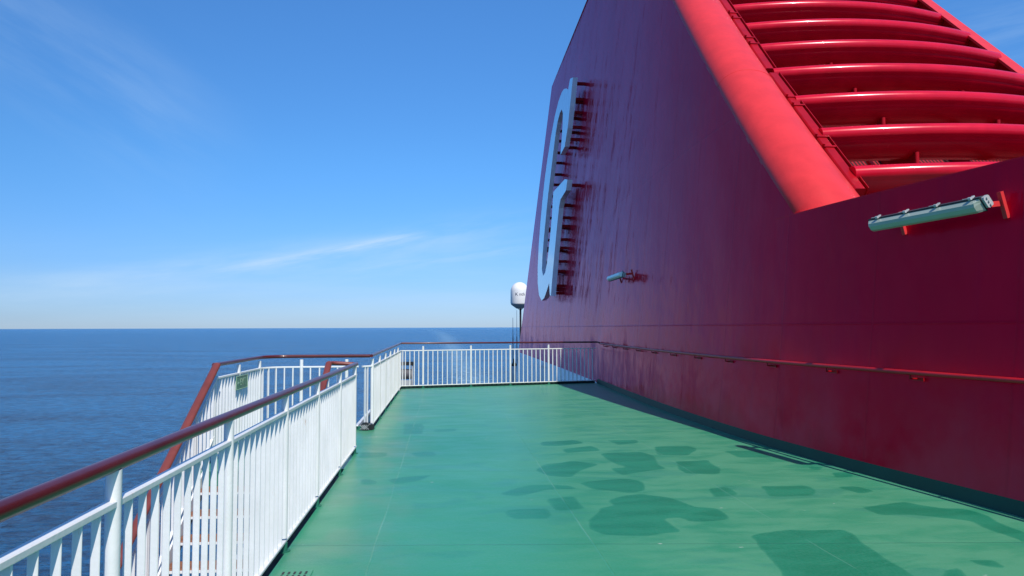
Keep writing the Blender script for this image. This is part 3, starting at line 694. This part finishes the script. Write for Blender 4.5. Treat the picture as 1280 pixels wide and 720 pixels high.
# ------------------------------------------------------------------ railings
RH = 1.142                                    # centre height of the handrail
ZT_ = 1.005; ZB_ = 0.075
def fence_run(th, pts, posts, closed_handrail=True, bal=0.125, foot=True, bar=(0.031, 0.009), skip_bal=0.05, zo=0.0, stuff=None):
    """pts: plan polyline; posts: list of distances along it"""
    P = [Vector((x, y, 0)) for x, y in pts]; seg = [(P[i+1]-P[i]).length for i in range(len(P)-1)]; tot = sum(seg)
    def at(s_):
        s_ = max(0, min(tot, s_)); i = 0
        while i < len(seg)-1 and s_ > seg[i]: s_ -= seg[i]; i += 1
        d = (P[i+1]-P[i]).normalized(); return P[i]+d*s_, d
    up = Vector((0, 0, 1))
    for z, h, w_, nm in ((ZT_, 0.026, 0.040, 'top_bar'), (ZB_, 0.020, 0.040, 'bottom_bar')):
        mb = MB()
        # swept rectangular bar with mitred corners
        rings = []
        for i, p in enumerate(P):
            d0 = (P[i]-P[i-1]).normalized() if i else (P[1]-P[0]).normalized()
            d1 = (P[i+1]-P[i]).normalized() if i < len(P)-1 else d0
            dm = (d0+d1).normalized(); nn = Vector((-dm.y, dm.x, 0)); k = 1/max(0.5, dm.dot(d1)); hw = w_/2*k; hh = h/2; c = 0.004
            rings.append([p+nn*a+up*(z+zo+b_) for a, b_ in ((-hw+c, -hh), (hw-c, -hh), (hw, -hh+c), (hw, hh-c), (hw-c, hh), (-hw+c, hh), (-hw, hh-c), (-hw, -hh+c))])
        vs_ = [q for r_ in rings for q in r_]
        mb.add(vs_, [(i*8+(j+1) % 8, i*8+j, (i+1)*8+j, (i+1)*8+(j+1) % 8) for i in range(len(P)-1) for j in range(8)])
        mb.add(rings[0], [tuple(range(8))]); mb.add(rings[-1], [tuple(range(7, -1, -1))])
        mb.build(nm, M_white, th)
    # posts
    mbp = MB(); mbp.tube([(0, 0, 0.0), (0, 0, RH-0.02)], 0.027, 16)
    p0 = None
    for s_ in posts:
        p, d = at(s_); loc = Vector((p.x, p.y, zo+0.10))
        if p0 is None:
            mb = MB(); mb.tube([(0, 0, 0), (0, 0, RH-0.12)], 0.0265, 16); p0 = mb.build('post', M_white, th); p0.location = loc-th.location
        else: inst(p0, loc, th)
    if foot:
        f_0 = None
        for s_ in posts:
            p, d = at(s_); loc = Vector((p.x, p.y, zo))
            if f_0 is None:
                mb = MB(); mb.tube([(0, 0, 0), (0, 0, 0.012)], 0.050, 14); mb.tube([(0, 0, 0.0), (0, 0, 0.066)], 0.0285, 14); f_0 = mb.build('post_foot', M_green, th); f_0.location = loc-th.location
            else: inst(f_0, loc, th)
    # balusters
    b0 = None; ps = sorted(posts)
    bounds = [0]+ps+[tot]
    for a, b_ in zip(bounds[:-1], bounds[1:]):
        if b_-a < 0.16: continue
        k = max(1, round((b_-a)/bal)); 
        for i in range(0 if (a == 0 and 0 not in ps) else 1, k):
            s_ = a+(b_-a)*i/k
            if s_ < skip_bal: s_ = skip_bal
            p, d = at(s_); loc = Vector((p.x, p.y, zo+ZB_))
            if b0 is None:
                mb = MB(); mb.bbar((0, 0, 0.0), (0, 0, ZT_-ZB_), (0, 1, 0), (1, 0, 0), bar[0], bar[1], 0.003)
                b0 = mb.build('baluster', M_white, th); b0.location = loc-th.location; o = b0
            else: o = inst(b0, loc, th)
            o.rotation_euler = (0, 0, math.atan2(d.y, d.x)+random.uniform(-0.03, 0.03))
def handrail(th, pts, r=0.028, n=16, m_=None, flat=1.0):
    mb = MB(); mb.tube(pts, r, n, flat=flat); return mb.build('handrail', m_ or M_rail, th)
def stub_caps(th, pts2):
    pass

FX = -1.162
# near side railing
ra = thing('railing', 'near white railing with thick dark red handrail at the left deck edge', 'railing', (FX, 5, 0), 'white railings round the deck')
ps = [2.72, 4.10, 5.50, 6.84, 8.25, 9.62]
y0 = -1.5
fence_run(ra, [(FX, y0), (FX, 9.74)], [y-y0 for y in [-1.4, -0.03, 1.34]+ps], bal=0.124, skip_bal=0.0)
handrail(ra, [(FX, y0, RH), (FX, 9.80, RH)])
# landing railing: outboard side, curved corner and cross run
LX = -2.80
rb = thing('railing', 'white railing round the stair landing, holding the exit sign', 'railing', (LX, 10, 0), 'white railings round the deck')
def arc(cx, cy, r_, a0, a1, n_): return [(cx+r_*math.cos(R(a0+(a1-a0)*i/n_)), cy+r_*math.sin(R(a0+(a1-a0)*i/n_))) for i in range(n_+1)]
lp = [(LX, 9.20)]+arc(LX+0.35, 11.43, 0.35, 180, 90, 6)+[(-1.36, 11.78)]
fence_run(rb, lp, [0.03, 1.08, 2.20, 2.98, 3.68], bal=0.134, bar=(0.034, 0.020))
hp = [(x, y, RH+0.03) for x, y in lp]+[(FX-0.02, 11.78, RH+0.03)]
handrail(rb, hp, 0.026)
# side railing from the landing to the far corner
rc = thing('railing', 'white railing receding along the left deck edge beyond the landing', 'railing', (FX, 15.8, 0), 'white railings round the deck')
yb_ = fy(FX)-0.02
fence_run(rc, [(-1.30, 11.78), (FX, 11.92), (FX, yb_)], [0.2+1.27*i for i in range(6)], bal=0.122, bar=(0.036, 0.012))
handrail(rc, [(FX, 11.80, RH+0.03), (FX, 12.1, RH+0.035), (FX, yb_, RH+0.06)], 0.026)
# railing across the far end
rd = thing('railing', 'white railing straight across the far end of the deck up to the red wall', 'railing', (1.6, 20.2, 0), 'white railings round the deck')
fp = [(FX, yb_), (wx(fy(4.4), 0.5)-0.03, fy(4.42))]
fence_run(rd, fp, [0.60, 1.93, 3.07, 4.22], bal=0.128, bar=(0.026, 0.024), zo=0.0)
end = Vector((wx(fy(4.43), 1.17)-0.03, fy(4.43), RH+0.04))
handrail(rd, [(FX, yb_, RH+0.06), (end.x-0.02, end.y, end.z), (end.x+0.0, end.y-0.14, end.z-0.02)], 0.024)

M_gapshade = paint('gap_shade_paint', (0.006, 0.030, 0.030), 0.5)  # near-black paint standing in for shade under the bottom bars
def gap_shade_strip(th, a, b_, out):  # added dark strip where the gap below the railing lies unlit
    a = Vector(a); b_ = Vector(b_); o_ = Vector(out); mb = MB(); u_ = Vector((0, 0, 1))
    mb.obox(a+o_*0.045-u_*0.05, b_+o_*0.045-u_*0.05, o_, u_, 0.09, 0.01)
    mb.obox(a+o_*0.095+u_*0.004, b_+o_*0.095+u_*0.004, o_, u_, 0.01, 0.12); mb.build('gap_shade_strip', M_gapshade, th)
gap_shade_strip(ra, (EX-0.002, -1.5, 0), (EX-0.002, 8.6, 0), (-1, 0, 0))
gap_shade_strip(rc, (EX-0.002, 11.9, 0), (EX-0.002, yb_+0.02, 0), (-1, 0, 0))
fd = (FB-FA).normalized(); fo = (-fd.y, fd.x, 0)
gap_shade_strip(rd, (FX, yb_-0.01, 0), (4.38, fy(4.38)-0.01, 0), fo)

# ------------------------------------------------------------------ stairway down from the landing
stw = thing('stairway', 'steep outside stairway with brown wooden treads behind the near railing', 'stairs', (-2.1, 8.6, 0))
def stz(Y): return (Y-8.67)*0.585
XA, XB = -2.70, -1.50
for X in (XA-0.02, XB+0.02):
    a = Vector((X, 8.75, stz(8.75)-0.10)); b_ = Vector((X, 3.75, stz(3.75)-0.10))
    mb = MB(); mb.obox(a, b_, (1, 0, 0), (0, 0, 1), 0.02, 0.26); mb.build('stringer', M_white, stw)
y = 8.36
mb = MB(); mb.bbar((XA, 0, 0), (XB, 0, 0), (0, 1, 0), (0, 0, 1), 0.26, 0.035, 0.005); tr = mb.build('tread', M_wood, stw)
mb = MB(); mb.obox((XA, -0.137, -0.006), (XB, -0.137, -0.006), (0, 1, 0), (0, 0, 1), 0.012, 0.024); ns0 = mb.build('nosing', M_white, tr); ns0.parent = tr
tr.location = Vector((0, y+0.12, stz(y)))-stw.location; ns0.location = (0, 0, 0)
for i in range(1, 16):
    yi = y-0.308*i
    if stz(yi) < -3.05: break
    c_ = inst(tr, (0, yi+0.12, stz(yi)), stw); n_ = ns0.copy(); C.objects.link(n_); n_.parent = c_; n_.location = (0, 0, 0)
# stair railings
def stair_rail(X, Ytop, label, x_out, broad):
    t_ = thing('stair_railing', label, 'railing', (X, Ytop, 0), 'handrails of the stairway')
    yb = 4.0
    hz = lambda Y: 1.175-0.592*(Ytop-Y)
    hp = [(X, Ytop, hz(Ytop)), (X, yb, hz(yb))]
    mb = MB(); mb.tube(hp, 0.047 if broad else 0.040, 16, flat=0.6); mb.build('handrail', M_rail2, t_)
    mb = MB(); mb.bbar((X, Ytop, hz(Ytop)-0.15), (X, yb, hz(yb)-0.15), (1, 0, 0), (0, 0, 1), 0.036, 0.024); mb.build('top_bar', M_white, t_)
    mb = MB(); mb.bbar((X, Ytop-0.1, hz(Ytop)-0.86), (X, yb, hz(yb)-0.90), (1, 0, 0), (0, 0, 1), 0.036, 0.022); mb.build('bottom_bar', M_white, t_)
    b0 = None; Y = Ytop-0.14
    while Y > yb:
        loc = Vector((X, Y, hz(Y)-0.88))
        if b0 is None:
            mb = MB(); mb.bbar((0, 0, 0), (0, 0, 0.73), (0, 1, 0), (1, 0, 0), 0.014, 0.034); b0 = mb.build('baluster', M_white, t_); b0.location = loc-t_.location
        else: inst(b0, loc, t_)
        Y -= 0.135
    p0 = None; Y = Ytop-0.75
    while Y > yb:
        loc = Vector((X, Y, hz(Y)-1.02))
        if p0 is None:
            mb = MB(); mb.tube([(0, 0, 0), (0, 0, 1.0)], 0.024, 12); p0 = mb.build('post', M_white, t_); p0.location = loc-t_.location
        else: inst(p0, loc, t_)
        Y -= 1.25
    return t_
M_rail2 = paint('sunlit_red_handrail', (0.20, 0.045, 0.034), 0.42, 0.0, 0.0002, 0.12)  # same handrail paint, lighter base for the slope facing the sun
so_ = stair_rail(-2.765, 9.20, 'sloping railing on the sea side of the stairs with a broad brown handrail', 0, True)
si_ = stair_rail(-1.46, 9.42, 'sloping inner stair railing with white bars close behind the near railing', 0, False)
mb = MB(); mb.tube([(-1.46, 9.42, 1.175), (-1.46, 9.62, 1.165), (-1.40, 9.68, 1.16), (FX-0.01, 9.68, 1.145)], 0.026, 12); mb.build('handrail', M_rail2, si_)

# ------------------------------------------------------------------ exit sign on the landing railing
es = thing('exit_sign', 'small green exit sign with pale lettering on the landing railing', 'sign', (LX+0.035, 10.34, 0.94))
def curve_text(body, size, loc, rot, mat_, name, parent, extr=0.0008):
    cu = bpy.data.curves.new(name, 'FONT'); cu.body = body; cu.size = size; cu.extrude = extr; cu.align_x = 'CENTER'; cu.align_y = 'CENTER'
    tmp = bpy.data.objects.new(name, cu); C.objects.link(tmp)
    dg = bpy.context.evaluated_depsgraph_get(); dg.update()
    me = bpy.data.meshes.new_from_object(tmp.evaluated_get(dg)); bpy.data.objects.remove(tmp)
    me.materials.clear(); me.materials.append(mat_)
    o = bpy.data.objects.new(name, me); C.objects.link(o); o.parent = parent; o.rotation_euler = rot; o.location = Vector(loc)-parent.location; return o
M_sgreen = paint('sign_green', (0.05, 0.22, 0.12), 0.4); M_sletter = paint('sign_pale_green', (0.42, 0.60, 0.42), 0.5)
mb = MB(); mb.bbar((LX+0.03, 10.05, 0.885), (LX+0.03, 10.62, 0.885), (1, 0, 0), (0, 0, 1), 0.006, 0.19); mb.build('plate', M_sgreen, es)
mb = MB()
for z in (0.797, 0.973): mb.obox((LX+0.035, 10.06, z), (LX+0.035, 10.61, z), (1, 0, 0), (0, 0, 1), 0.004, 0.008)
for yy_ in (10.062, 10.608): mb.obox((LX+0.0352, yy_, 0.797), (LX+0.0352, yy_, 0.973), (1, 0, 0), (0, 1, 0), 0.004, 0.008)
mb.build('border', M_sletter, es)
curve_text('EXIT', 0.135, (LX+0.036, 10.37, 0.885), (R(90), 0, R(90)), M_sletter, 'lettering', es)
mb = MB(); xx = LX+0.036
mb.add([(xx, 10.085, 0.885), (xx, 10.135, 0.925), (xx, 10.135, 0.897), (xx, 10.19, 0.897), (xx, 10.19, 0.873), (xx, 10.135, 0.873), (xx, 10.135, 0.845)], [(0, 1, 6), (2, 3, 4, 5)]); mb.build('arrow', M_sletter, es)

# ------------------------------------------------------------------ small things
# drain grate in the deck
gx, gy = -0.98, 4.93
dg_ = thing('drain_grate', 'small slotted drain grate set in the green deck by the near railing', 'drain', (gx, gy, 0))
mb = MB(); mb.box(gx-0.11, gx+0.11, gy-0.12, gy+0.12, 0.003, 0.010); mb.build('frame', M_deck, dg_)
mb = MB()
for i in range(5):
    for j in range(3):
        x = gx-0.075+i*0.037; y_ = gy-0.075+j*0.07; mb.obox((x, y_-0.024, 0.0105), (x, y_+0.024, 0.0105), (1, 0, 0), (0, 0, 1), 0.014, 0.003)
mb.build('slot', M_black, dg_)
# dark scupper pad in the corner where the side railing starts
p = Vector((-1.22, 11.80, 0))
sb = thing('scupper', 'dark round scupper with pale crossed bars at the foot of the side railing', 'drain', (p.x+0.02, p.y, 0))
mb = MB(); mb.tube([(p.x-0.03, p.y-0.06, 0.055), (p.x-0.03, p.y+0.02, 0.055)], 0.07, 18); mb.tube([(p.x+0.06, p.y-0.03, 0.045), (p.x+0.06, p.y+0.04, 0.045)], 0.05, 16); mb.build('body', M_black, sb)
mb = MB()
for k in (-0.03, 0.0, 0.03):
    mb.obox((p.x-0.08+k, p.y-0.064, 0.02), (p.x+0.0+k, p.y-0.064, 0.09), (0, 1, 0), (1, 0, -1), 0.006, 0.007)
    mb.obox((p.x-0.08+k, p.y-0.068, 0.09), (p.x+0.0+k, p.y-0.068, 0.02), (0, 1, 0), (1, 0, 1), 0.006, 0.007)
mb.build('crossed_bars', M_galv, sb)
# green upstand plate across the landing end
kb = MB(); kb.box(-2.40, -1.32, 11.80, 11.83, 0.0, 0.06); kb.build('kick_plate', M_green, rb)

# radome and whip antennas beyond the funnel
rx, ry = 5.76, 56.0
rdm = thing('satellite_dome', 'white satellite dome on a mast behind the aft edge of the funnel', 'antenna', (rx, ry, -3.2))
Rr = 0.71
prof_d = [(Rr*0.96, 3.42), (Rr, 3.52), (Rr*0.985, 4.40)]+[(Rr*0.985*math.cos(R(a)), 4.40+0.71*math.sin(R(a))) for a in (12, 25, 38, 50, 62, 74, 85)]+[(0.0, 5.112)]
mb = MB(); mb.lathe((rx, ry, 0), prof_d); mb.build('dome', paint('radome_white', (0.80, 0.80, 0.78), 0.35, 0, 0.0003, 0.02), rdm)
mb = MB(); mb.lathe((rx, ry, 0), [(0.0, 3.04), (0.25, 3.06), (0.64, 3.34), (0.68, 3.42)]); mb.build('base', M_galv, rdm)
mb = MB(); mb.tube([(rx+0.06, ry, -3.2), (rx+0.06, ry, 3.1)], 0.075, 12)
for a in (200, 250, 300, 340): mb.tube([(rx+0.5*math.cos(R(a)), ry+0.5*math.sin(R(a)), 3.32), (rx+0.06, ry, 2.9)], 0.018, 6)
mb.build('mast', M_black, rdm)
M_ink = paint('dark_blue_ink', (0.02, 0.03, 0.08), 0.5)
for body, x in (('K', rx-0.30), ('nth', rx+0.12)):
    t_ = curve_text(body, 0.34, (x, ry-Rr*0.995, 4.14), (R(90), 0, 0), M_ink, 'lettering', rdm, 0.004)
    me = t_.data                                   # wrap the letters round the dome
    for v_ in me.vertices:
        gx_ = v_.co.x+x-rx; v_.co.z = v_.co.z-(Rr-math.sqrt(max(0.0, Rr*Rr-min(gx_*gx_, Rr*Rr*0.95))))
for i, (x, y_, z1, r_, lb) in enumerate(((4.50, 48.2, 2.25, 0.022, 'thin grey whip antenna nearest the sea horizon beside the funnel'), (4.76, 48.2, 2.75, 0.018, 'tall pale whip antenna under the satellite dome'))):
    t_ = thing('whip_antenna', lb, 'antenna', (x, y_, -3.2), 'whip antennas aft of the funnel')
    mb = MB(); mb.tube([(x, y_, -3.2), (x, y_, 1.0)], 0.04, 8); mb.build('mount', M_galv, t_)
    mb = MB(); mb.tube([(x, y_, 0.9), (x, y_, z1)], [r_, r_*0.6], 6); mb.build('whip', M_galv, t_)
# white vent post seen through the far railing
vx, vy = 3.74, 40.0
vp_ = thing('vent_post', 'white post with a black cap on the lower deck behind the far railing', 'vent', (vx, vy, -3.2))
mb = MB(); mb.tube([(vx, vy, -3.2), (vx, vy, -0.52)], [0.16, 0.15], 14); mb.build('shaft', M_hull, vp_)
mb = MB(); mb.lathe((vx+0.05, vy, 0), [(0.0, -0.1), (0.06, -0.12), (0.07, -0.3), (0.14, -0.4), (0.14, -0.5), (0.0, -0.52)], 14); mb.build('cap', M_black, vp_)
mb = MB(); mb.tube([(vx-0.2, vy-0.16, -1.75), (vx+0.14, vy-0.16, -1.72)], 0.025, 6); mb.build('arm', M_hull, vp_)
# winch-like machinery at the far left corner, lower deck
wx0, wy0 = -2.35, 44.0
wn = thing('deck_winch', 'small grey winch with a dark top seen through the far left corner railing', 'winch', (wx0, wy0, -3.2))
mb = MB(); mb.box(wx0-0.45, wx0-0.38, wy0-0.3, wy0+0.3, -3.2, -0.55); mb.box(wx0+0.40, wx0+0.47, wy0-0.3, wy0+0.3, -3.2, -0.65); mb.box(wx0-0.38, wx0+0.4, wy0-0.2, wy0-0.12, -2.2, -1.5); mb.build('frame', M_galv, wn)
mb = MB(); mb.tube([(wx0-0.38, wy0, -1.15), (wx0+0.4, wy0, -1.15)], 0.30, 18); mb.build('drum', paint('grey_rope', (0.10, 0.10, 0.11), 0.7), wn)
mb = MB(); mb.box(wx0-0.5, wx0+0.5, wy0-0.33, wy0+0.33, -0.62, -0.42); mb.build('cover', M_black, wn)
